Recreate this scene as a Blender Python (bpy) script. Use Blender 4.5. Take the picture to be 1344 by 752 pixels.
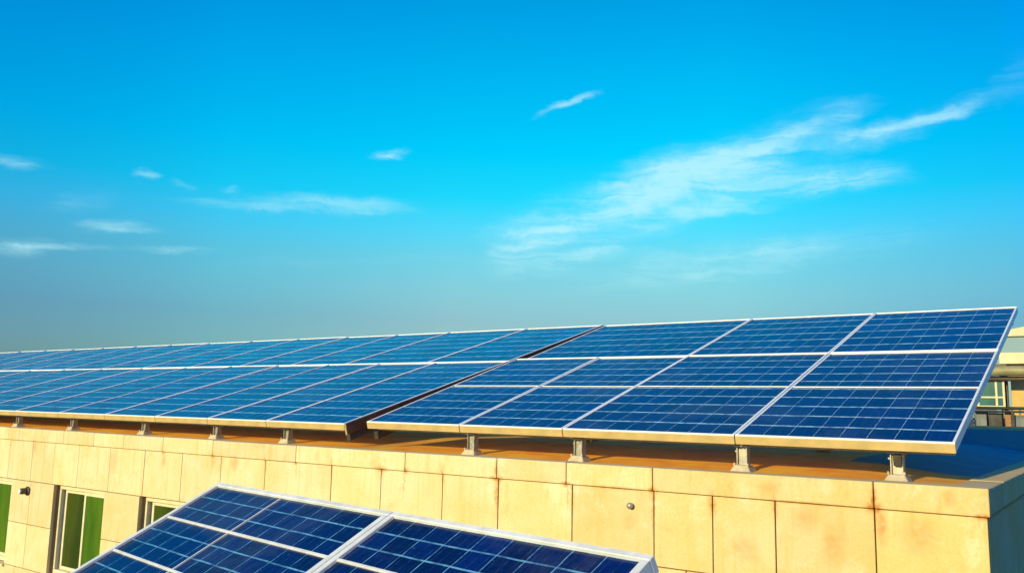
import bpy, bmesh, math, random
from mathutils import Vector, Matrix
random.seed(7)
R = math.radians
scene = bpy.context.scene
for o in list(bpy.data.objects): bpy.data.objects.remove(o)
COL = scene.collection

# ------------------------------------------------------------------ camera
W, H, F_PX = 1344, 752, 1120.45
pitch, yaw, roll = 0.1420, 0.6249, 0.0208
CAM = Vector((0.6112, -4.9373, 0.3474))
Fw = Vector((-math.sin(yaw)*math.cos(pitch), math.cos(yaw)*math.cos(pitch), math.sin(pitch)))
Rt0 = Vector((math.cos(yaw), math.sin(yaw), 0)); Up0 = Rt0.cross(Fw)
Rt = Rt0*math.cos(roll) + Up0*math.sin(roll); Up = -Rt0*math.sin(roll) + Up0*math.cos(roll)
cam_data = bpy.data.cameras.new('camera'); cam = bpy.data.objects.new('camera', cam_data); COL.objects.link(cam)
m = Matrix((Rt, Up, -Fw)).transposed().to_4x4(); m.translation = CAM
cam.matrix_world = m
cam_data.sensor_width = 36; cam_data.lens = F_PX/W*36; cam_data.clip_start = .05; cam_data.clip_end = 20000
scene.camera = cam

# ------------------------------------------------------------------ light
SUN_EL = R(15.5)
SH_AZ = R(3.5)            # shadows run into the building (+Y) and a little to the right (+X)
sun_dir = Vector((-math.sin(SH_AZ)*math.cos(SUN_EL), -math.cos(SH_AZ)*math.cos(SUN_EL), math.sin(SUN_EL)))  # towards the sun
sd = bpy.data.lights.new('sun', 'SUN'); sd.energy = 5.0; sd.angle = R(.5); sd.color = (1, .80, .34)
sun = bpy.data.objects.new('sun', sd); COL.objects.link(sun)
sun.rotation_euler = sun_dir.to_track_quat('Z', 'Y').to_euler(); sun.location = (-3, -12, 8)

scene.view_settings.view_transform = 'Standard'; scene.view_settings.look = 'None'
scene.view_settings.exposure = .12; scene.view_settings.gamma = 1; scene.view_settings.use_curve_mapping = False

# ------------------------------------------------------------------ sky with cirrus (all by direction)
world = bpy.data.worlds.new('World'); scene.world = world; world.use_nodes = True
wt = world.node_tree; wt.nodes.clear()
class NT:
    """small helper to write node trees"""
    def __init__(s, t): s.t = t
    def n(s, typ, ins=None, **kw):
        nd = s.t.nodes.new(typ)
        for k, v in kw.items(): setattr(nd, k, v)
        for k, v in (ins or {}).items():
            if isinstance(v, bpy.types.NodeSocket): s.t.links.new(v, nd.inputs[k])
            else: nd.inputs[k].default_value = v
        return nd
    def math(s, op, a, b=0.0, c=None, clamp=False):
        d = {0: a, 1: b}
        if c is not None: d[2] = c
        return s.n('ShaderNodeMath', d, operation=op, use_clamp=clamp).outputs[0]
    def vmath(s, op, a, b=(0, 0, 0)):
        return s.n('ShaderNodeVectorMath', {0: a, 1: b}, operation=op).outputs[0]
    def mix(s, fac, a, b, blend='MIX'):
        nd = s.n('ShaderNodeMix', data_type='RGBA', blend_type=blend)
        for i, v in ((0, fac), (6, a), (7, b)):
            if isinstance(v, bpy.types.NodeSocket): s.t.links.new(v, nd.inputs[i])
            else: nd.inputs[i].default_value = (*v, 1) if isinstance(v, tuple) and len(v) == 3 else v
        return nd.outputs[2]
    def ramp(s, fac, stops, interp='LINEAR'):
        nd = s.n('ShaderNodeValToRGB', {0: fac}); r = nd.color_ramp; r.interpolation = interp
        while len(r.elements) < len(stops): r.elements.new(.5)
        for e, (p, c) in zip(r.elements, stops):
            e.position = p; e.color = (*c, 1) if not isinstance(c, (int, float)) else (c, c, c, 1)
        return nd.outputs[0]
    def smooth(s, v, a, b, lo=0., hi=1.):
        return s.n('ShaderNodeMapRange', {0: v, 1: a, 2: b, 3: lo, 4: hi}, interpolation_type='SMOOTHSTEP').outputs[0]
    def noise(s, vec, scale, detail=4, rough=.55, dist=0.):
        return s.n('ShaderNodeTexNoise', {'Vector': vec, 'Scale': scale, 'Detail': detail, 'Roughness': rough, 'Distortion': dist})

w = NT(wt)
tc = w.n('ShaderNodeTexCoord').outputs['Generated']
sky = w.n('ShaderNodeTexSky', sky_type='NISHITA', sun_disc=False, sun_elevation=SUN_EL,
          sun_rotation=math.atan2(sun_dir.x, sun_dir.y), altitude=50, air_density=1.0, dust_density=.6, ozone_density=2.0).outputs[0]
sep = w.n('ShaderNodeSeparateXYZ', {0: tc})
el = w.math('ARCSINE', sep.outputs[2]); az = w.math('ARCTAN2', sep.outputs[0], sep.outputs[1])
def ang(px, py):
    d = (Fw*F_PX + Rt*(px-W/2) - Up*(py-H/2)).normalized()
    return math.atan2(d.x, d.y), math.asin(d.z)
ae = w.n('ShaderNodeCombineXYZ', {0: az, 1: el}).outputs[0]
# the clear sky: Nishita, graded by elevation to the deep cyan of the photograph
elr = w.math('DIVIDE', el, R(60), clamp=True)
SKY_STOPS = [(0.0, (0.2467, 0.2571, 0.2957)), (0.0966, (0.261, 0.3552, 0.3837)), (0.1306, (0.2695, 0.459, 0.4528)), (0.1646, (0.2303, 0.5564, 0.5358)), (0.1985, (0.1253, 0.6631, 0.6766)), (0.2323, (0.0235, 0.7358, 0.7272)), (0.2824, (0.0, 0.7616, 0.807)), (0.3641, (0.0, 0.7131, 0.8715)), (0.4394, (0.0, 0.6397, 0.8819)), (0.75, (0.03, 0.4851, 0.8565))]
grade = w.ramp(elr, SKY_STOPS)
GRADE_GAIN = 2.6
clear = w.mix(1.0, sky, grade, 'MULTIPLY')
cg = w.n('ShaderNodeVectorMath', {0: clear}, operation='SCALE'); cg.inputs[3].default_value = GRADE_GAIN; clear = cg.outputs[0]
# darker towards the left of the view, paler to the right near the horizon
azv = w.ramp(w.smooth(az, -1.30, .10, 0, 1), [(0, (.56, .79, 1.0)), (.15, (.70, .98, 1.06)), (.40, (1, 1, .98)), (.73, (.88, .92, .88)), (.95, (.5, .67, .76)), (1, (.28, .60, .95))])
clear = w.vmath('MULTIPLY', clear, azv)

warp = w.noise(ae, 5.0, 5, .6).outputs['Color']
warp = w.vmath('SUBTRACT', warp, (.5, .5, .5))
warp2 = w.vmath('MULTIPLY', warp, (.11, .035, 0))
aew = w.vmath('ADD', ae, warp2)
wp3 = w.noise(w.n('ShaderNodeMapping', {'Vector': ae, 'Rotation': (0, 0, R(-15)), 'Scale': (.6, 2.0, 1)}).outputs[0], 22, 5, .65).outputs['Color']
aew = w.vmath('ADD', aew, w.vmath('MULTIPLY', w.vmath('SUBTRACT', wp3, (.5, .5, .5)), (.060, .022, 0)))
BLOBS = [(700, 300, 60, 40, 30, 0.3), (900, 250, 160, 45, 18, 0.3), (770, 285, 150, 42, 22, 0.55), (930, 232, 120, 40, 12, 0.95), (1080, 240, 125, 20, 3, 0.85), (700, 318, 85, 32, 25, 0.45), (1020, 182, 120, 28, 22, 0.5), (1110, 190, 70, 20, 12, 0.85), (1190, 163, 90, 17, 18, 0.7), (1270, 138, 80, 13, 20, 0.5), (1330, 100, 40, 30, 50, 0.3), (1000, 266, 150, 14, 12, 0.5), (830, 262, 110, 32, 25, 0.55), (760, 335, 130, 14, 12, 0.35), (750, 137, 60, 6, 17, 0.85), (500, 200, 28, 8, 8, 0.87), (832, 114, 4, 1.5, 0, 0.1), (152, 297, 66, 11, -3, 0.99), (15, 212, 30, 11, 0, 0.59), (180, 228, 22, 8, -8, 0.7), (238, 241, 28, 5, -15, 0.31), (310, 248, 16, 7, 0, 0.31), (330, 266, 95, 9, -5, 0.43), (430, 268, 90, 17, -2, 0.51), (500, 271, 75, 12, -3, 0.36), (232, 327, 60, 5, -1, 0.56), (100, 322, 110, 6, -1, 0.35), (20, 322, 65, 17, 0, 0.54), (90, 262, 65, 18, 5, 0.35), (560, 339, 75, 6, -1, 0.31), (440, 342, 120, 9, 1, 0.18), (950, 345, 280, 38, 6, 0.28), (1120, 325, 200, 25, 8, 0.25), (350, 350, 110, 14, 0, 0.14), (640, 300, 40, 14, 30, 0.2), (1060, 170, 90, 14, 25, 0.5), (900, 350, 220, 26, 7, 0.38), (860, 300, 150, 14, 18, 0.35), (1120, 152, 40, 8, 15, 0.3), (300, 268, 110, 7, -6, 0.2)]
acc = None
for (px, py, hl, hw, an, st) in BLOBS:
    c, s_ = math.cos(R(an)), math.sin(R(an))
    a0 = ang(px, py); a1 = ang(px+hl*c, py-hl*s_); b1 = ang(px-hw*s_, py-hw*c)
    dx, dy = a1[0]-a0[0], a1[1]-a0[1]; L = math.hypot(dx, dy); Wd = math.hypot(b1[0]-a0[0], b1[1]-a0[1])
    small = hl < 70
    v = w.n('ShaderNodeMapping', {'Vector': ae if False else aew, 'Location': (a0[0], a0[1], 0), 'Rotation': (0, 0, math.atan2(dy, dx)), 'Scale': (L*1.12, Wd*1.3, 1)}, vector_type='TEXTURE').outputs[0]
    ln = w.n('ShaderNodeVectorMath', {0: v}, operation='LENGTH').outputs['Value']
    b = w.smooth(ln, 1.15, .0, 0., st)
    acc = b if acc is None else w.math('ADD', acc, b)
# streaky fibres running along the wind
fib = w.n('ShaderNodeMapping', {'Vector': aew, 'Rotation': (0, 0, R(-20)), 'Scale': (2.4, 24, 1)}).outputs[0]
f1 = w.noise(fib, 2.6, 9, .62, .35).outputs['Fac']
f2 = w.noise(ae, 13, 9, .66, .3).outputs['Fac']
fibm = w.math('MULTIPLY', w.smooth(f1, .26, .68, .30, 1.25), w.smooth(f2, .2, .62, .5, 1.12))
cl = w.math('MULTIPLY', acc, fibm)
cl = w.math('MULTIPLY', w.smooth(cl, .0, 1.35), .78)
CLOUD = (5.0, 8.6, 9.3)
skyc = w.mix(cl, clear, CLOUD)
bg = w.n('ShaderNodeBackground', {'Color': skyc, 'Strength': .1})
out = w.n('ShaderNodeOutputWorld', {'Surface': bg.outputs[0]})

# ------------------------------------------------------------------ helpers
def link(o): COL.objects.link(o); return o
def tag(o, label=None, cat=None, group=None, kind=None):
    for k, v in (('label', label), ('category', cat), ('group', group), ('kind', kind)):
        if v: o[k] = v
    return o
def empty(name, loc=(0, 0, 0), rot=(0, 0, 0)):
    o = bpy.data.objects.new(name, None); o.empty_display_size = .1; link(o); o.location = loc; o.rotation_euler = rot; return o
class MB:
    def __init__(s): s.bm = bmesh.new(); s.uv = s.bm.loops.layers.uv.new('cells'); s.col = s.bm.loops.layers.float_color.new('tone')
    def box(s, a, b, bevel=0., tone=None, M=None, seg=1):
        a, b = [min(p, q) for p, q in zip(a, b)], [max(p, q) for p, q in zip(a, b)]
        t = bmesh.new(); bmesh.ops.create_cube(t, size=1)
        for v in t.verts: v.co = Vector([a[i]+(v.co[i]+.5)*(b[i]-a[i]) for i in range(3)])
        if bevel: bmesh.ops.bevel(t, geom=t.edges[:], offset=bevel, segments=seg, affect='EDGES', profile=.6)
        s.merge(t, M, tone); return s
    def merge(s, t, M=None, tone=None, smooth=False):
        if M: bmesh.ops.transform(t, matrix=M, verts=t.verts)
        mp = {v: s.bm.verts.new(v.co) for v in t.verts}
        tn = random.random() if tone is None else tone
        for f in t.faces:
            nf = s.bm.faces.new([mp[v] for v in f.verts]); nf.smooth = smooth
            for l in nf.loops: l[s.col] = (tn, tn, tn, 1)
        t.free()
    def tube(s, p, q, r, seg=16, r2=None, smooth=True, cap=True):
        p, q = Vector(p), Vector(q); d = q-p
        t = bmesh.new(); bmesh.ops.create_cone(t, cap_ends=cap, segments=seg, radius1=r, radius2=r if r2 is None else r2, depth=d.length)
        M = Matrix.Translation((p+q)/2) @ d.to_track_quat('Z', 'Y').to_matrix().to_4x4()
        s.merge(t, M, None, smooth); return s
    def lathe(s, prof, M, seg=24):
        t = bmesh.new(); rings = []
        for r, z in prof: rings.append([t.verts.new((r*math.cos(k*2*math.pi/seg), r*math.sin(k*2*math.pi/seg), z)) for k in range(seg)])
        for A, B in zip(rings, rings[1:]):
            for k in range(seg): t.faces.new((A[k], A[(k+1) % seg], B[(k+1) % seg], B[k]))
        t.faces.new(rings[-1]); t.faces.new(rings[0][::-1]); s.merge(t, M, None, True); return s
    def poly(s, pts2, y0, y1):   # closed outline in xz, extruded along y
        t = bmesh.new(); A = [t.verts.new((x, y0, z)) for x, z in pts2]; B = [t.verts.new((x, y1, z)) for x, z in pts2]
        n = len(pts2); t.faces.new(A); t.faces.new(B[::-1])
        for k in range(n): t.faces.new((A[k], B[k], B[(k+1) % n], A[(k+1) % n]))
        bmesh.ops.recalc_face_normals(t, faces=t.faces); s.merge(t); return s
    def build(s, name, mat, parent=None):
        me = bpy.data.meshes.new(name); s.bm.to_mesh(me); s.bm.free(); me.materials.append(mat)
        o = bpy.data.objects.new(name, me); link(o)
        if parent: o.parent = parent
        return o

# ------------------------------------------------------------------ materials
def mat(name):
    m = bpy.data.materials.new(name); m.use_nodes = True; t = m.node_tree
    t.nodes.clear(); x = NT(t)
    return m, x
def finish(x, color, rough=.6, metal=0., bump=None, bstr=.2, bdist=.01, **kw):
    ins = {'Base Color': color if isinstance(color, bpy.types.NodeSocket) else (*color, 1), 'Roughness': rough, 'Metallic': metal}
    ins.update(kw)
    if bump is not None: ins['Normal'] = x.n('ShaderNodeBump', {'Height': bump, 'Strength': bstr, 'Distance': bdist}).outputs[0]
    b = x.n('ShaderNodeBsdfPrincipled', ins); x.n('ShaderNodeOutputMaterial', {0: b.outputs[0]})
def simple(name, c, rough=.5, metal=0., var=.25, scale=8., bs=.15):
    m, x = mat(name); o = x.n('ShaderNodeTexCoord').outputs['Object']
    n = x.noise(o, scale, 6, .65).outputs[0]; n2 = x.noise(o, scale*9, 3, .6).outputs[0]
    k = x.smooth(n, .3, .7, 1-var, 1.0)
    col = x.vmath('SCALE', c if False else x.n('ShaderNodeRGB').outputs[0]); col.node.inputs[3].default_value = 1
    rgb = [nd for nd in x.t.nodes if nd.type == 'RGB'][0]; rgb.outputs[0].default_value = (*c, 1); x.t.links.new(k, col.node.inputs[3])
    finish(x, col, x.smooth(n, .3, .7, rough*.85, min(1, rough*1.15)), metal, n2, bs, .002)
    return m

def stone_mat(name, base, warm, stains=()):
    """pale sandstone-coloured cladding: tone per slab, vertical weather streaks, rust at the joints"""
    m, x = mat(name); o = x.n('ShaderNodeNewGeometry').outputs['Position']
    sp = x.n('ShaderNodeSeparateXYZ', {0: o})
    tone = x.n('ShaderNodeAttribute', attribute_name='tone').outputs['Fac']
    big = x.noise(o, 1.7, 5, .6).outputs[0]
    st = x.n('ShaderNodeMapping', {'Vector': o, 'Scale': (13, 13, .5)}).outputs[0]
    streak = x.noise(st, 1.6, 6, .65).outputs[0]
    fine = x.noise(o, 60, 5, .7).outputs[0]
    blot = x.noise(o, 7.0, 5, .7, .4).outputs[0]
    c = x.mix(x.math('ADD', x.smooth(big, .35, .65, 0, .5), x.smooth(sp.outputs[0], -4.5, -.5, 0, .4)), base, warm)
    c = x.mix(x.math('MULTIPLY', x.smooth(streak, .48, .70), .7), c, warm)
    c = x.mix(x.math('MULTIPLY', x.smooth(blot, .52, .70), .42), c, tuple(v*.84 for v in warm))
    pale = x.noise(o, 3.1, 6, .7, .5).outputs[0]
    c = x.mix(x.math('MULTIPLY', x.smooth(pale, .52, .68), .45), c, (.76, .68, .50))
    topz = x.math('MULTIPLY', x.smooth(sp.outputs[2], -.36, -.15), x.smooth(x.noise(x.n('ShaderNodeMapping', {'Vector': o, 'Scale': (5, 5, .9)}).outputs[0], 2.2, 5, .6).outputs[0], .52, .72))
    c = x.mix(x.math('MULTIPLY', topz, .45), c, (.60, .33, .08))
    k = x.math('MULTIPLY_ADD', tone, .13, .90)
    k = x.math('MULTIPLY', k, x.smooth(fine, .25, .75, .9, 1.06))
    c2 = x.vmath('SCALE', c); x.t.links.new(k, c2.node.inputs[3]); c = c2
    # pits
    vor = x.n('ShaderNodeTexVoronoi', {'Vector': o, 'Scale': 6.5, 'Randomness': 1.0}).outputs['Distance']
    pit = x.smooth(vor, .030, .012)
    pit = x.math('MULTIPLY', pit, x.smooth(big, .47, .5))
    c = x.mix(x.math('MULTIPLY', pit, .6), c, (.16, .09, .03))
    acc = None
    wob = x.math('MULTIPLY_ADD', x.noise(o, 22, 5, .7).outputs[0], .06, -.03)
    for (sx, sz, rw, rh, s) in stains:
        dx = x.math('DIVIDE', x.math('ADD', x.math('SUBTRACT', sp.outputs[0], sx), wob), rw)
        dz = x.math('DIVIDE', x.math('SUBTRACT', sp.outputs[2], sz), rh)
        r = x.math('SQRT', x.math('ADD', x.math('MULTIPLY', dx, dx), x.math('MULTIPLY', dz, dz)))
        b = x.smooth(r, 1.0, .0, 0, s)
        acc = b if acc is None else x.math('MAXIMUM', acc, b)
    if acc is not None:
        acc = x.math('MULTIPLY', acc, x.smooth(x.noise(o, 30, 6, .7).outputs[0], .3, .62, .25, 1.0))
        acc = x.math('MULTIPLY', acc, 1.6, clamp=True)
        c = x.mix(acc, c, (.47, .19, .025))
    finish(x, c, .85, 0, x.math('ADD', fine, x.math('MULTIPLY', pit, -1.5)), .25, .003)
    return m

JC = [-10.345,-10.078,-9.051,-8.411,-7.831,-7.125,-6.326,-5.169,-3.918,-3.045,-2.469,-1.836,-0.535]
JS = [-10.289,-9.734,-9.23,-8.706,-8.076,-7.439,-6.805,-6.199,-5.571,-4.731,-4.172,-3.544,-3.033,-2.425,-1.831,-1.447,-1.071,-0.535]
ST = [(-3.9,-.13,.05,.03,.6),(-6.33,-.14,.05,.03,.5),(-7.1,-.2,.03,.12,.4),(-.75,-.35,.10,.20,.28),(-2.1,-.14,.30,.018,.5),(-.9,-.14,.35,.016,.55),(-1.25,-.42,.12,.12,.25),(-.535,-.135,.07,.05,.95),(-.535,-.10,.022,.12,.9),(-.50,-.22,.05,.16,.5),(-1.836,-.14,.05,.035,.8),(-1.836,-.26,.018,.22,.5),(-1.447,-.19,.035,.12,.6),
      (-3.045,-.14,.09,.03,.8),(-3.045,-.25,.03,.2,.6),(-3.05,-.08,.02,.10,.5),(-4.17,-.14,.11,.035,.7),(-2.47,-.135,.06,.02,.9),(-2.425,-.25,.02,.2,.4),
      (-.02,-.14,.06,.025,.95),(-6.0,-.19,.09,.10,.4),(-5.57,-.2,.03,.1,.3),(-.32,-.26,.14,.16,.3),(-.9,-.22,.12,.12,.28),(-.17,-.06,.05,.06,.35),(-9.7,-.2,.1,.14,.3),(-8.0,-.3,.12,.25,.25),
      (-1.07,-.17,.02,.12,.5),(-2.0,-.33,.08,.10,.18),(-4.9,-.08,.05,.08,.25),(-1.1,-.07,.1,.07,.22)]
rr = random.Random(3)
for j_ in JC[5:]:
    ST.append((j_, -.15, .035, .02, .7)); ST.append((j_+rr.uniform(-.01, .01), -.15-.06, .012, rr.uniform(.08, .2), .5))
for j_ in JS[8:]:
    ST.append((j_, -.16, .022, rr.uniform(.04, .12), .5))
M_STONE = stone_mat('stone', (.72, .605, .385), (.71, .475, .165), ST)
M_JOINT = simple('joint_mortar', (.36, .20, .08), .95, 0, .4, 5)
M_WALL = simple('render_wall', (.22, .20, .17), .9, 0, .3, 2)

# roof coating: orange, with the panel bank's shade painted in blue
m, x = mat('roof_coating'); o = x.n('ShaderNodeNewGeometry').outputs['Position']; sp = x.n('ShaderNodeSeparateXYZ', {0: o})
n1 = x.noise(o, 2.2, 6, .65, .3).outputs[0]; n2 = x.noise(o, 40, 5, .7).outputs[0]
n3 = x.noise(x.n('ShaderNodeMapping', {'Vector': o, 'Scale': (1, 7, 1)}).outputs[0], 1.4, 6, .65).outputs[0]
c = x.mix(x.smooth(n1, .35, .65), (.95, .50, .024), (.85, .30, .012))
c = x.mix(x.math('MULTIPLY', x.smooth(n2, .5, .75), .3), c, (.52, .20, .02))
c = x.mix(x.math('MULTIPLY', x.smooth(n3, .5, .7), .4), c, (.95, .42, .03))
wv = x.math('MULTIPLY_ADD', n1, .12, -.06)
# bluish shadow of the panel bank painted in beside the end parapet and behind
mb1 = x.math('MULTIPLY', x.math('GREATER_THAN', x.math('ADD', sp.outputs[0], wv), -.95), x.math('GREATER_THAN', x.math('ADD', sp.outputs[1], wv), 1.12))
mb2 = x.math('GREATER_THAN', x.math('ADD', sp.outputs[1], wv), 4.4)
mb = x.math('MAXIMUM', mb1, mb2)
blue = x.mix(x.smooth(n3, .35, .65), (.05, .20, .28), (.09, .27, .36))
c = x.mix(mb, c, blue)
sv = x.math('FRACT', x.math('DIVIDE', sp.outputs[1], 1.05)); seam = x.smooth(x.math('ABSOLUTE', x.math('SUBTRACT', sv, .5)), .008, .0)
c = x.mix(x.math('MULTIPLY', seam, .6), c, (.12, .06, .02))
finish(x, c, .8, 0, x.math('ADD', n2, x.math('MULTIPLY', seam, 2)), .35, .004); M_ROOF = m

def cell_mat(name, dark, mid, line, lw_u, lw_v, su, sv_):
    """silicon cells behind glass: UV counts cells; thin pale grid and busbars, grain, cell to cell tone"""
    m, x = mat(name)
    uv = x.n('ShaderNodeUVMap', uv_map='cells').outputs[0]; ob = x.n('ShaderNodeTexCoord').outputs['Object']
    wb = x.noise(ob, 6, 4, .6).outputs['Color']; wb = x.vmath('MULTIPLY', x.vmath('SUBTRACT', wb, (.5, .5, .5)), (.10, .10, 0))
    uvw = x.vmath('ADD', uv, wb)
    sp = x.n('ShaderNodeSeparateXYZ', {0: uvw}); fu = x.math('FRACT', sp.outputs[0]); fv = x.math('FRACT', sp.outputs[1])
    du = x.math('SUBTRACT', .5, x.math('ABSOLUTE', x.math('SUBTRACT', fu, .5))); dv = x.math('SUBTRACT', .5, x.math('ABSOLUTE', x.math('SUBTRACT', fv, .5)))
    fl = x.n('ShaderNodeVectorMath', {0: uv}, operation='FLOOR').outputs[0]
    rnd = x.n('ShaderNodeObjectInfo').outputs['Random']
    wn = x.n('ShaderNodeTexWhiteNoise', {'Vector': fl, 'W': rnd}, noise_dimensions='4D').outputs['Value']
    grain = x.n('ShaderNodeTexVoronoi', {'Vector': ob, 'Scale': 75.0}).outputs['Color']
    gs = x.n('ShaderNodeSeparateColor', {0: grain}).outputs[0]
    k = x.math('MULTIPLY_ADD', wn, .45, x.math('MULTIPLY', gs, .35))
    k = x.math('MULTIPLY', k, x.math('MULTIPLY_ADD', rnd, .5, .85))
    c = x.mix(k, dark, mid)
    brk = x.noise(ob, 9, 6, .7).outputs[0]; brk2 = x.noise(ob, 26, 5, .7).outputs[0]
    mv = x.math('MULTIPLY', x.smooth(dv, lw_v, lw_v*.35), x.smooth(brk, .36, .60, sv_*.25, sv_))
    mu = x.math('MULTIPLY', x.smooth(du, lw_u, lw_u*.35), x.smooth(brk2, .36, .62, su*.25, su))
    # fine busbars, three across each cell, running up the slope
    bu = x.math('FRACT', x.math('MULTIPLY', sp.outputs[0], 3.0)); bd = x.math('ABSOLUTE', x.math('SUBTRACT', bu, .5))
    mbb = x.math('MULTIPLY', x.smooth(bd, .05, .015), x.smooth(brk2, .42, .68, .03, .22))
    c = x.mix(mbb, c, (.10, .28, .50)); 
    c = x.mix(mu, c, line); c = x.mix(mv, c, line)
    sm = x.noise(ob, 2.3, 5, .65).outputs[0]
    rough = x.smooth(sm, .3, .7, .10, .24)
    # soft dust film
    dz_ = x.noise(x.n('ShaderNodeNewGeometry').outputs['Position'], 1.1, 6, .7, .6).outputs[0]
    c = x.mix(x.math('MULTIPLY', x.smooth(dz_, .5, .72), .07), c, (.30, .36, .46))
    glint = x.noise(ob, 34, 4, .7).outputs[0]
    c = x.mix(x.math('MULTIPLY', x.smooth(glint, .66, .78), .30), c, (.25, .55, .75))  # pale blue specks: glints painted into the cell colour
    finish(x, c, rough, 0, x.noise(ob, 3.0, 2, .5).outputs[0], .06, .01, **{'IOR': 1.45, 'Specular IOR Level': .27})
    return m
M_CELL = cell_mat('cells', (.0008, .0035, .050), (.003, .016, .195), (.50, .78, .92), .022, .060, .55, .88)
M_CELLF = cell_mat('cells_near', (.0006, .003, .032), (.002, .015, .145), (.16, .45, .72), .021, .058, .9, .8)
M_ALU = simple('aluminium', (.93, .92, .90), .36, .0, .08, 14)
M_COVER = simple('brown_cover', (.20, .085, .035), .6, .1, .5, 9)
M_TRIM = simple('ochre_trim', (.62, .44, .19), .5, .1, .2, 6)
M_BACK = simple('white_backsheet', (.75, .74, .70), .6, 0, .1, 6)
M_ALUF = simple('aluminium_worn', (.84, .83, .83), .34, .1, .2, 10)
M_GALV = simple('galvanised_steel', (.46, .43, .38), .5, .5, .4, 22)
M_DARK = simple('dark_steel', (.10, .08, .065), .55, .3, .4, 12)
M_BASE = simple('mortar_block', (.60, .50, .36), .9, 0, .3, 18, .4)
M_CREAM = simple('cream_window_frame', (.74, .66, .46), .45, 0, .15, 10)
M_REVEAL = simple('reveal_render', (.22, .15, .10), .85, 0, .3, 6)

def glass_mat(name, a, b):
    m, x = mat(name); ob = x.n('ShaderNodeTexCoord').outputs['Object']
    st = x.n('ShaderNodeMapping', {'Vector': ob, 'Scale': (2.5, 2.5, .5)}).outputs[0]
    c = x.mix(x.smooth(x.noise(st, 1.3, 3, .5).outputs[0], .35, .65), a, b)
    finish(x, c, .16, 0, x.noise(ob, 2.5, 2, .5).outputs[0], .08, .01, **{'Specular IOR Level': .5}); return m
M_GREEN = glass_mat('green_glass', (.03, .095, .004), (.09, .17, .006))
M_GREEND = glass_mat('dark_green_glass', (.028, .045, .004), (.05, .075, .006))

# ------------------------------------------------------------------ ground
m, x = mat('earth'); o = x.n('ShaderNodeNewGeometry').outputs['Position']
n = x.noise(o, .02, 8, .6).outputs[0]; n2 = x.noise(o, .6, 6, .7).outputs[0]
c = x.mix(x.smooth(n, .4, .6), (.06, .07, .045), (.03, .05, .03)); c = x.mix(x.math('MULTIPLY', x.smooth(n2, .4, .7), .4), c, (.09, .085, .07)); finish(x, c, .95); M_EARTH = m
b = MB(); t = bmesh.new(); bmesh.ops.create_grid(t, x_segments=8, y_segments=8, size=6000); b.merge(t, Matrix.Translation((0, 0, -7))); g = b.build('ground', M_EARTH); tag(g, kind='structure')
b = MB(); b.box((-40, -3.6, -7.05), (20, -.1, -6.98)); tag(b.build('pavement', M_WALL), kind='structure')

# ------------------------------------------------------------------ building
XL, YB = -27.0, 6.44
bld = empty('building', (0, 0, -7)); bz = 7
tag(bld, 'cream stone-clad building with a row of green windows and panels on its flat roof', 'building')
def B(mb, name, mtl, parent=None):   # a part in building coordinates
    o = mb.build(name, mtl, parent or bld)
    if parent is None: o.location.z = bz
    return o
WIN = [(-12.90, -11.86), (-11.20, -10.16), (-9.172, -8.13), (-7.476, -6.44), (-5.78, -4.74), (-4.08, -3.04)]
ZT, ZB = -.592, -1.553
REC = .10
# core and backing (holes left where the windows sit)
b = MB()
b.box((XL, .032, ZT+.004), (-.032, .30, -.142))
edges = [XL]+[v for wdw in WIN for v in wdw]+[-.032]
for i in range(0, len(edges), 2): b.box((edges[i], .032, ZB), (edges[i+1], .30, ZT+.002), 0)
b.box((XL, .032, -7), (-.032, .30, ZB-.004))
b.box((XL, .302, -7), (-.032, YB-.03, -.145))
B(b, 'wall', M_JOINT)
def slabs(mb, x0, x1, z0, z1, joints, g=.0035):
    xs = [x0]+[j for j in joints if x0+.06 < j < x1-.06]+[x1]
    for a, c_ in zip(xs, xs[1:]):
        dy = random.uniform(-.0012, .0012)
        mb.box((a+g, dy, z0+g), (c_-g, .034, z1-g), .0025)
b = MB()
far = [XL+.9*k for k in range(0, 18)]
JS2 = [j for j in far if j < -10.8]+JS
slabs(b, XL, .0, ZT, -.140, JS2)
piers = [XL]+[v for wdw in WIN for v in wdw]+[0.0]
for i in range(0, len(piers), 2):
    a, c_ = piers[i], piers[i+1]
    jj = [j for j in JS2 if True] if c_-a > 1.5 else [(a+c_)/2-.05]
    if i > 1 and c_ - a < 1.5: jj = [] if random.random() < .5 else jj
    if i//2 == 2: jj = [-9.70]
    slabs(b, a, c_, -1.07, ZT, jj if i//2 != 6 else [-2.73, -2.10, -1.62, -1.05, -.42]); slabs(b, a, c_, ZB, -1.07, jj if i//2 != 6 else [-2.45, -1.83, -1.2, -.6])
zc = ZB
for k in range(6):
    z1 = zc; z0 = max(-7, zc-.9); off = .45*(k % 2)
    slabs(b, XL, 0, z0, z1, [XL+off+.9*i for i in range(1, 31)]); zc = z0
# end wall (faces +X)
def slabs_side(mb, y0, y1, z0, z1, joints, g=.0035):
    ys = [y0]+[j for j in joints if y0 < j < y1]+[y1]
    for a, c_ in zip(ys, ys[1:]): mb.box((-.034, a+g, z0+g), (random.uniform(-.0012, .0012), c_-g, z1-g), .0025)
slabs_side(b, .035, YB, ZT, -.14, [.62, 1.3, 1.95, 2.6, 3.3, 4.0, 4.7, 5.4])
zc = ZT
for k in range(8):
    z0 = max(-7, zc-.85); slabs_side(b, .035, YB, z0, zc, [.3+.45*(k % 2)+.8*i for i in range(8)]); zc = z0
B(b, 'stone_cladding', M_STONE)
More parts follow.
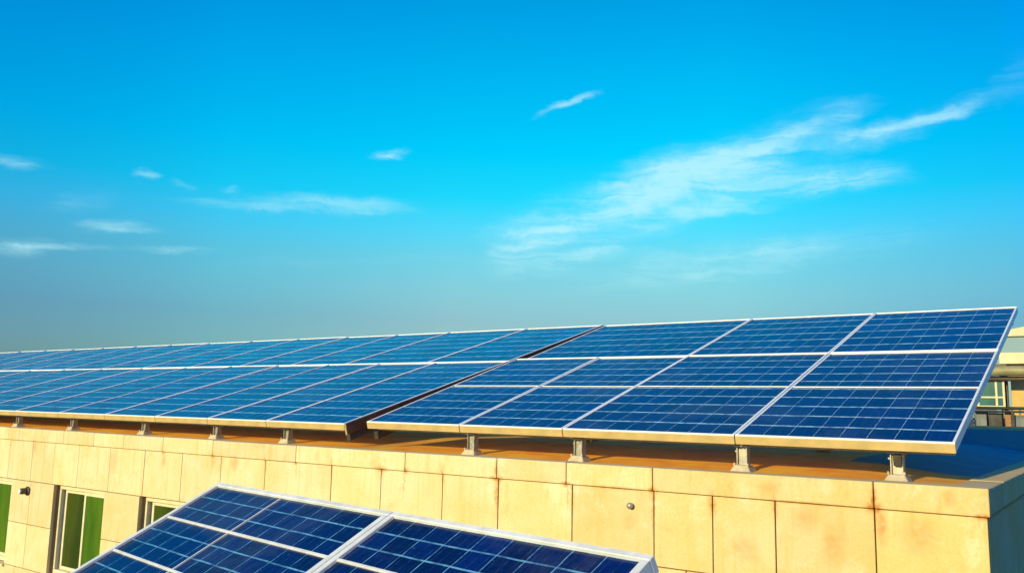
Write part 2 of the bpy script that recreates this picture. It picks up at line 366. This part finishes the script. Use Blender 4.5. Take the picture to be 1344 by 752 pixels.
# coping
b = MB(); CW = .165; PR = -.010
xs = [XL]+[j for j in [XL+1.05*k for k in range(1, 15)] if j < -10.9]+JC+[0.010]
for a, c_ in zip(xs, xs[1:]):
    dz = random.uniform(-.0015, .0015); last = c_ > 0
    b.box((a+.003, PR, -.139), (c_-(.0 if last else .003), CW, dz), .004)
ys = [CW, .62, 1.62, 2.65, 3.6, 4.6, 5.5, YB-.17]
for a, c_ in zip(ys, ys[1:]): b.box((-CW, a+.003, -.139), (.010, c_-.003, random.uniform(-.0015, .0015)), .004)
B(b, 'coping', M_STONE)
def deck(x_, y_):
    t_ = max(0, min(1, (-CW-x_)/.7)); t_ = t_*t_*(3-2*t_)
    return .06*max(0, min(y_-CW, 1.25))*t_
b = MB(); ys_ = [CW+.002, .4, .8, 1.2, CW+1.25, 2.2, 3.5, 5, YB-.175]; xs_ = [-CW-.002, -.3, -.45, -.6, -.75, -.9]+[-.9-.9*i for i in range(1, 29)]+[XL]
gv = [[b.bm.verts.new((x_, y_, -.012+deck(x_, y_))) for x_ in xs_] for y_ in ys_]
for j in range(len(ys_)-1):
    for i in range(len(xs_)-1): b.bm.faces.new((gv[j][i+1], gv[j][i], gv[j+1][i], gv[j+1][i+1]))
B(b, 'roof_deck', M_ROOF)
b = MB(); b.box((XL, YB-.17, -.139), (.01, YB, .255), .005); B(b, 'parapet', M_STONE)
b = MB(); b.box((XL, YB-.1775, -.011), (-CW, YB-.1712, .225)); B(b, 'upstand_blue_shade', M_ROOF)  # thin skin carrying the painted blue shade up the parapet face
# windows
for i, (a, c_) in enumerate(WIN):
    fr = MB(); y0, y1 = REC-.03, REC+.04; mid = (a+c_)/2
    fr.box((a+.002, y0, ZT-.050), (c_-.002, y1, ZT-.003), .004)           # head
    fr.box((a+.002, y0, ZB+.003), (c_-.002, y1, ZB+.05), .004)            # bottom
    fr.box((a+.002, y0, ZB+.051), (a+.030, y1, ZT-.051), .004)
    fr.box((c_-.030, y0, ZB+.051), (c_-.002, y1, ZT-.051), .004)
    f = B(fr, 'window', M_CREAM)
    # reveal lining
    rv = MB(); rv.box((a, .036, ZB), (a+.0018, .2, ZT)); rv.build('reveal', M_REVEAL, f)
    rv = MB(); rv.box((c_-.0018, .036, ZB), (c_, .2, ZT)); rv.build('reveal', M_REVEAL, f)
    sa = MB()
    for (p, q, yy) in ((a+.055, mid+.018, REC+.012), (mid-.018, c_-.031, REC-.016)):
        sa.box((p, yy, ZB+.052), (p+.034, yy+.024, ZT-.052), .003); sa.box((q-.034, yy, ZB+.052), (q, yy+.024, ZT-.052), .003)
        sa.box((p+.035, yy, ZT-.088), (q-.035, yy+.024, ZT-.052), .003); sa.box((p+.035, yy, ZB+.052), (q-.035, yy+.024, ZB+.088), .003)
    sa.build('sash', M_CREAM, f)
    gl = MB(); gl.box((a+.088, REC+.020, ZB+.087), (mid-.015, REC+.027, ZT-.087)); gl.build('pane', M_GREEND, f)
    gl = MB(); gl.box((mid+.015, REC-.008, ZB+.087), (c_-.064, REC-.001, ZT-.087)); gl.build('pane', M_GREEN, f)
    bk = MB(); bk.box((a+.003, REC+.05, ZB+.002), (c_-.003, REC+.09, ZT-.002)); bk.build('backing', M_DARK, f)
    si = MB(); si.box((a-.02, -.03, ZB-.028), (c_+.02, REC-.032, ZB-.001), .004); si.build('sill', M_STONE, f)

# small fittings on the wall
lm = empty('wall_lamp', (-9.748, 0, -.70)); tag(lm, 'small dark round spotlight on the stone pier left of the wider visible window', 'wall lamp')
RX = Matrix.Rotation(R(90), 4, 'X')
b = MB(); b.lathe([(.050, 0), (.052, .012), (.046, .02)], RX); b.build('base_plate', M_DARK, lm)
b = MB(); b.lathe([(.034, .018), (.036, .06), (.033, .085), (.024, .095)], RX); hd = b.build('lamp_head', M_DARK, lm)
b = MB(); b.lathe([(.027, .0952), (.022, .102), (.01, .105)], RX); b.build('lens', M_ALU, hd)
kn = empty('wall_stud', (-1.985, 0, -.24)); tag(kn, 'round metal stud on the bare stone slab above the front panel corner', 'wall fitting')
b = MB(); b.lathe([(.016, 0), (.017, .006), (.012, .010)], RX); b.build('flange', M_GALV, kn)
b = MB(); b.lathe([(.010, .008), (.017, .014), (.021, .024), (.017, .036), (.008, .043)], RX); b.build('knob', M_GALV, kn)

# ------------------------------------------------------------------ solar panels
FH = .056       # frame height
def panel(w_, s_, nu, nv, loc, rot, label, group, cell, alu, rim=.022, bars=(), vbars=(), fh=FH, rise=.004, trim=None, rowh=None):
    root = empty('solar_panel', loc, rot); tag(root, label, 'solar panel', group)
    g = .004
    b = MB(); a, c_ = g, w_-g
    b.box((a, .0025, -.006 if trim else -fh), (c_, rim, rise), .0012 if trim else .0025); b.box((a, s_-rim, -fh), (c_, s_-.003, rise), .0025)
    b.box((a, rim+.0005, -fh), (a+rim, s_-rim-.0005, rise), .0025); b.box((c_-rim, rim+.0005, -fh), (c_, s_-rim-.0005, rise), .0025)
    b.build('frame', alu, root)
    if trim: b = MB(); b.box((a-.001, -.001, -fh), (c_+.001, rim-.002, -.0065), .002); b.build('front_trim', trim, root)
    b = MB(); b.box((a+rim+.001, rim+.001, -.028), (c_-rim-.001, s_-rim-.001, -.0225)); b.build('backsheet', M_BACK, root)
    # cell sheet
    b = MB(); x0, x1, y0, y1 = a+rim-.002, c_-rim+.002, rim-.002, s_-rim+.002
    b.box((x0, y0, -.022), (x1, y1, -.0035))
    b.bm.faces.ensure_lookup_table()
    for f in b.bm.faces:
        for l in f.loops:
            v = l.vert.co; uu = (v.x-x0)/(x1-x0); vv = (v.y-y0)/(y1-y0)
            l[b.uv].uv = (uu*nu*.9999, vv*nv*.9999 if not rowh else 50+(v.y-y1)/rowh)
    b.build('cell_sheet', cell, root)
    # backsheet bracing
    if bars or vbars:
        b = MB()
        for s0, bw in bars: b.box((x0+.001, s0-bw/2, -.010), (x1-.001, s0+bw/2, rise*.4+.0005), .001)
        for u0, bw in vbars: b.box((u0-bw/2, y0+.001, -.010), (u0+bw/2, y1-.001, rise*.4), .0008)
        b.build('crossbar', alu, root)
    return root

def bank(cols, s0, s1, yb, zb, tilt, labels, group, bars=(), nrow=10, cw=.15):
    for i, (a, c_) in enumerate(zip(cols, cols[1:])):
        xl, xr = min(a, c_), max(a, c_); wd = xr-xl
        y = yb+s0*math.cos(tilt); z = zb+s0*math.sin(tilt)
        nu = max(6, round(wd/cw))
        bb = bars(i) if callable(bars) else bars
        panel(wd, s1-s0, nu, nrow, (xl, y, z), (tilt+R(random.uniform(-.12, .12)), R(random.uniform(-.05, .05)), 0), labels[i], group, M_CELL, M_ALU,
              rim=.015, bars=bb, trim=M_TRIM if s0 == 0 else None)
TR, BR, CR = .2919, .14, .2153
TL, BL, CL = .2741, .14, .1912
RB = [-.148, -1.36, -2.60, -3.52, -4.50]; RT = [-.148, -1.36, -2.60, -4.38]
bank(RB, 0, 2.2118, BR, CR, TR,
     ['large blue panel at the right end of the lower row, with a thick white crossbar', 'blue panel second from the right end in the lower row of the nearer bank',
      'narrow blue panel third from the right end in the lower row of the nearer bank', 'narrow blue lower-row panel just right of the dark gap between the two banks'],
     'solar panels in the lower row of the right bank', bars=lambda i: [(1.153, .013 if i == 0 else .006)], nrow=10)
bank(RT, 2.2158, 3.9185, BR, CR, TR,
     ['blue panel at the top right corner of the nearer bank', 'blue upper-row panel between the corner panel and the widest one', 'widest blue panel of the upper row, just right of the dark gap'],
     'solar panels in the upper row of the right bank', nrow=6)
ORD = ['first', 'second', 'third', 'fourth', 'fifth', 'sixth', 'seventh', 'eighth', 'ninth', 'tenth', 'eleventh', 'twelfth', 'thirteenth', 'fourteenth', 'fifteenth', 'sixteenth', 'seventeenth', 'eighteenth', 'nineteenth', 'twentieth']
LB = [-4.76, -5.78, -6.66, -7.55, -8.52, -9.52, -10.58, -11.72, -12.88, -14.06, -15.26, -16.46, -17.66, -18.86, -20.06]
LT = [-4.76, -5.93, -7.28, -8.30, -9.36, -10.52, -11.74, -12.96, -14.16, -15.36, -16.56, -17.76, -18.96, -20.16, -21.36, -22.56, -23.76]
bank(LB, 0, 2.4303, BL, CL, TL, ['blue panel in the lower row, %s to the left of the dark gap' % ORD[i] for i in range(len(LB)-1)], 'solar panels in the lower row of the left bank', nrow=10)
bank(LT, 2.4343, 4.527, BL, CL, TL, ['blue panel in the upper row, %s to the left of the dark gap' % ORD[i] for i in range(len(LT)-1)], 'solar panels in the upper row of the left bank', nrow=7)

# mounting racks
def rack(x0, x1, xs, yb, zb, tilt, S, label, rows):
    """xs: front post positions"""
    r = empty('mounting_rack', ((x0+x1)/2, yb, 0)); tag(r, label, 'mounting rack', 'racks under the solar panels')
    off = Vector(r.location)
    def L(mb, name, mt, par=None):
        if par is None:
            bmesh.ops.translate(mb.bm, verts=mb.bm.verts, vec=-off)
        else: bmesh.ops.translate(mb.bm, verts=mb.bm.verts, vec=-off)
        return mb.build(name, mt, par or r)
    ct, st = math.cos(tilt), math.sin(tilt)
    def P(s, d=0.): return (yb+s*ct+d*st, zb+s*st-d*ct)          # y,z of a point d below the plane
    Mx = lambda s, d: None
    # long rails under the panels (one mesh each)
    for s in rows:
        mb = MB(); y, z = P(s, FH+.022)
        T = Matrix.Translation((0, y, z)) @ Matrix.Rotation(tilt, 4, 'X')
        mb.box((x0+.03, -.02, -.02), (x1-.01, .02, .02), .003, M=T); L(mb, 'rail', M_GALV)
    # sloping beams at the ends (give the end face its depth)
    for xx in (x0+.035, x1-(.03 if x1 < -1 else .30)):
        mb = MB(); y, z = P(0, 0)
        T = Matrix.Translation((xx, y, z)) @ Matrix.Rotation(tilt, 4, 'X')
        mb.box((-.022, .05, -FH-.105), (.022, S-.04, -FH-.044), .003, M=T); L(mb, 'end_beam', M_DARK)
    if x1 < -1:      # brown end cover closing the bank at the gap
        mb = MB(); T = Matrix.Translation((x1+.010, yb, zb)) @ Matrix.Rotation(tilt, 4, 'X')
        mb.box((-.006, .012, -.092), (.006, S-.003, .001), .002, M=T); L(mb, 'end_cover', M_COVER)
        mb = MB(); mb.box((-.007, -.002, -.094), (.008, .0115, .002), .002, M=T); L(mb, 'sunlit_end_cap', M_TRIM)  # front end of the cover, its sunlit tan put into the colour
    for k, xx in enumerate(xs):
        for s, yy in ((.11, None), (S*.50, None), (S-.25, None)):
            y, z = P(s, FH+.045)
            if s > 1 and k % 2 == 0: continue
            wd = .030 if s < 1 else .022
            mb = MB()
            if s < 1:   # I-section front post: web and two flanges, cap plate
                mb.box((xx-.034, y-.026, .03), (xx-.026, y+.026, z-.008), .0015); mb.box((xx+.026, y-.026, .03), (xx+.034, y+.026, z-.008), .0015)
                mb.box((xx-.0255, y-.006, .03), (xx+.0255, y+.006, z-.009), .001)
                mb.box((xx-.046, y-.036, z-.0075), (xx+.046, y+.036, z+.004), .002)
                mb.tube((xx-.03, y-.005, z-.035), (xx-.047, y-.005, z-.035), .008, 6, smooth=False)
            else: mb.box((xx-wd, y-wd, .03), (xx+wd, y+wd, z+.01), .003)
            po = L(mb, 'post', M_GALV)
            ft = MB()
            t = bmesh.new(); bmesh.ops.create_cube(t, size=1)
            for v in t.verts:
                kx = 1.0 if v.co.z < 0 else .62
                v.co = Vector((xx+v.co.x*.135*kx, y+v.co.y*.13*kx, -.014+deck(xx, y)+(v.co.z+.5)*.042))
            bmesh.ops.bevel(t, geom=t.edges[:], offset=.004, segments=1, affect='EDGES'); ft.merge(t)
            for sx in (-1, 1): ft.tube((xx+sx*.042, y-.042, .03), (xx+sx*.042, y-.042, .046), .006, 6, smooth=False)
            L(ft, 'foot', M_BASE, po)
    # diagonal braces
    for xx in (x0+.4, x1-1.5):
        mb = MB(); y, z = P(S*.5, .12); y2, z2 = P(S-.25, .10); mb.tube((xx, y2, .05), (xx, y, z), .012, 8); L(mb, 'brace', M_GALV)
    return r
rack(-4.50, -.157, [-.466, -1.356, -2.535, -3.488], BR, CR, TR, 3.9185, 'galvanised steel posts and rails carrying the nearer, right-hand bank of panels', (.11, 1.15, 2.21, 3.6))
rack(-23.76, -4.76, [-5.619, -6.668, -7.913, -9.393, -10.72, -12.0, -13.2, -14.5, -15.8, -17.1, -18.4], BL, CL, TL, 4.527, 'galvanised steel posts and rails carrying the long left-hand bank of panels', (.11, 1.2, 2.43, 4.2))

# gap bracket seen between the two banks
gb = empty('gap_bracket', (-4.60, 2.47, .70)); 
y_, z_ = BL+2.35*math.cos(TL), CL+2.35*math.sin(TL)
bpy.data.objects.remove(gb)
gb = empty('joining_bracket', (-4.58, y_, z_), (TL, 0, 0)); tag(gb, 'rusty brown bracket tying the two panel banks together across the gap', 'bracket')
b = MB(); b.box((-.125, -.05, -.05), (.125, .05, -.036), .002); b.box((-.125, -.05, -.035), (-.112, .05, .004), .002); b.box((.108, -.05, -.035), (.121, .05, .004), .002)
M_RUST = simple('rusty_steel', (.40, .20, .09), .8, .1, .45, 18)
b.build('strap', M_RUST, gb)
b = MB(); [b.tube((sx, 0, -.036), (sx, 0, -.018), .012, 6, smooth=False) for sx in (-.06, .06)]; b.build('bolt', M_GALV, gb)

# ------------------------------------------------------------------ foreground panels
FA, FT = -.177, .4956
FP = Vector((-3.4843, -1.9645, -.0914)); LEN = 1.28
# local y axis runs up the slope: start at the lower edge
u = Vector((math.cos(FA), math.sin(FA), 0)); dn = Vector((math.sin(FA)*math.cos(FT), -math.cos(FA)*math.cos(FT), -math.sin(FT)))
low = FP+dn*LEN
rotF = (Matrix.Rotation(FA, 4, 'Z') @ Matrix.Rotation(FT, 4, 'X')).to_euler()
W1, W2 = 1.60, 1.336
rowbars = [(LEN-.028-.298*k, .012) for k in (1, 2, 3, 4)]
panel(W1, LEN, 10, 12.5, low, rotF, 'foreground panel on the left, with the pointed top corner below the stone wall', 'solar panels of the low front row', M_CELLF, M_ALUF, rim=.030, bars=rowbars, vbars=[(.72, .006)], fh=.05, rise=.010, rowh=.0993)
panel(W2, LEN, 9, 12.5, low+u*W1, rotF, 'foreground panel on the right, its grey end frame cutting across the stone wall', 'solar panels of the low front row', M_CELLF, M_ALUF, rim=.030, bars=rowbars, fh=.05, rise=.010, rowh=.0993)
TZ = -1.32
# terrace the photographer and the front row stand on
b = MB(); b.box((-5.2, -12, -7), (7, -1.15, TZ)); tz = b.build('terrace', M_WALL); tag(tz, kind='structure')
fr = empty('tilted_stand', (FP+dn*LEN*.5+u*1.4)*1.0); fr.location.z = TZ; tag(fr, 'steel stand holding up the two foreground panels', 'stand')
def FPt(i, s, d): return FP+u*i+dn*s+Vector((math.sin(FA)*math.sin(FT), -math.cos(FA)*math.sin(FT), math.cos(FT)))*(-d)
for s in (.25, 1.0):
    b = MB(); b.tube(FPt(.05, s, .075)-fr.location, FPt(W1+W2-.05, s, .075)-fr.location, .02, 8); b.build('rail', M_GALV, fr)
for i in (.3, 1.5, 2.6):
    for s in (.25, 1.0):
        q = FPt(i, s, .09); b = MB(); b.tube(q-fr.location, Vector((q.x, q.y, TZ))-fr.location, .022, 10)
        b.box(tuple(Vector((q.x-.07, q.y-.07, TZ))-fr.location), tuple(Vector((q.x+.07, q.y+.07, TZ+.012))-fr.location), .002); b.build('leg', M_GALV, fr)

# ------------------------------------------------------------------ neighbouring roofs, right edge
M_PLAST = simple('ochre_plaster', (.62, .42, .16), .85, 0, .25, 1.5)
M_PALE = simple('pale_render', (.72, .62, .42), .85, 0, .2, .8)
M_PIPE = simple('painted_pipe', (.30, .27, .14), .5, 0, .4, 3)
M_GREYB = simple('grey_box', (.20, .22, .23), .7, 0, .5, 4)
M_BLACK = simple('black_rail', (.015, .016, .018), .6, 0, .3, 4)
M_TEAL = glass_mat('teal_glass', (.015, .08, .09), (.03, .13, .12))
nb = empty('neighbouring_building', (0, 30, -7)); tag(nb, 'flat-roofed building just behind, seen past the right end of the panels', 'building')
b = MB(); b.box((-9, -8, 0), (9, 8, 7.0)); b.build('wall', M_GREYB, nb)
b = MB(); b.box((-9.1, -8.1, 7.0), (9.1, -7.8, 7.15), .01); b.build('coping', M_BLACK, nb)
def Z(y): return .347+(549-y)/43.4
cb = empty('roof_cabin', (-1.68, 26.0, 0)); tag(cb, 'ochre roof cabin with a teal window, behind the fat pipe', 'cabin')
b = MB(); b.box((-.70, 0, 0), (5, 3.5, 2.05), .01); b.build('wall', M_PLAST, cb)
b = MB(); b.box((-.95, -.25, 2.051), (5.2, 3.7, 2.40), .01); b.box((.3, 0, 2.401), (3.5, 3, 2.62), .01); b.build('roof', M_PALE, cb)
tw = empty('glazed_porch', (-2.4, 25.2, 0)); tag(tw, 'teal glazed screen with pale mullions below the fat pipe', 'glazed screen')
b = MB()
for xx in (-1.5, -.8, -.30, -.1): b.box((xx-.03, -.03, .70), (xx+.03, .03, 1.50), .004)
for zz in (.72, 1.0, 1.5): b.box((-1.53, -.026, zz-.025), (-.07, .026, zz+.025), .003)
b.build('frame', M_PALE, tw)
b = MB(); b.box((-1.5, -.008, .72), (-.1, .008, 1.5)); b.build('pane', M_TEAL, tw)
pp = empty('roof_pipe', (-2, 24.9, 0)); tag(pp, 'fat olive horizontal pipe crossing behind the end of the panels', 'pipe')
b = MB(); b.tube((-6, 0, 1.79), (7, 0, 1.79), .155, 20); b.build('pipe_run', M_PIPE, pp)
for xx in (-4.2, .9, 3.5):
    b = MB(); b.tube((xx, 0, 1.79), (xx+.07, 0, 1.79), .19, 20); b.build('flange', M_GALV, pp)
    b = MB(); b.box((xx-.06, -.05, .12), (xx+.0, .05, 1.66), .004); b.build('support', M_DARK, pp)
b = MB(); b.tube((-5, .20, 1.56), (7, .20, 1.56), .075, 12); b.build('thin_pipe', M_DARK, pp)
dt = empty('cable_duct', (-2, 25.5, 0)); tag(dt, 'dark sheet-metal duct with an elbow standing behind the pipe', 'duct')
b = MB(); b.box((-.62, 0, .1), (-.42, .2, 1.9), .01); b.box((-1.6, 0, 1.91), (-.42, .2, 2.03), .01); b.build('duct_run', M_DARK, dt)
b = MB(); [b.tube((-1.6+.21*i, -.05, .1), (-1.6+.21*i, -.05, .62), .03, 8) for i in range(9)]; b.build('pipe_stub', M_GREYB, dt)
rl = empty('guard_rail', (-2, 24.2, 0)); tag(rl, 'black guard rail along the neighbouring roof edge', 'railing')
b = MB(); b.tube((-5, 0, .66), (7, 0, .66), .045, 10); b.tube((-5, 0, .56), (7, 0, .56), .03, 10); b.build('bar', M_BLACK, rl)
for k in range(10):
    b = MB(); b.box((-5+k*1.2-.04, -.03, .1), (-5+k*1.2+.04, .03, .6), .003); b.build('upright', M_BLACK, rl)
labs = ['dark grey box under the black rail, nearest the panel frame', 'black box under the black rail, in the middle', 'narrow brown box under the black rail', 'wide grey box under the black rail at the picture edge']
for k, (xx, ww, hh, cc) in enumerate([(-3.05, .28, .42, M_GREYB), (-2.68, .36, .40, M_BLACK), (-2.35, .16, .44, M_RUST), (-2.0, .40, .34, M_GREYB)]):
    bx = empty('roof_box', (xx, 24.6, .12)); tag(bx, labs[k], 'box', 'boxes on the neighbouring roof')
    b = MB(); b.box((-ww/2, -.2, 0), (ww/2, .2, hh-.04), .01); b.build('body', cc, bx)
    b = MB(); b.box((-ww/2-.01, -.21, hh-.039), (ww/2+.01, .21, hh), .006); b.build('lid', M_GREYB, bx)
# far pale building
fb = empty('far_building', (-9, 140, -7)); tag(fb, 'distant hazy block with a pale roof at the right edge', 'building')
M_HAZY = simple('haze_tinted_render', (.22, .34, .42), .9, 0, .1, .2)  # distance haze put into the wall colour
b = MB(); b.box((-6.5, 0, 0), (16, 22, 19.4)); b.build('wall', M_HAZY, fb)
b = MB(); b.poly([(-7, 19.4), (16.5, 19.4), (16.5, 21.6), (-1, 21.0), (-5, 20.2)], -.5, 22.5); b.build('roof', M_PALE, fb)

scene.render.engine = 'CYCLES'
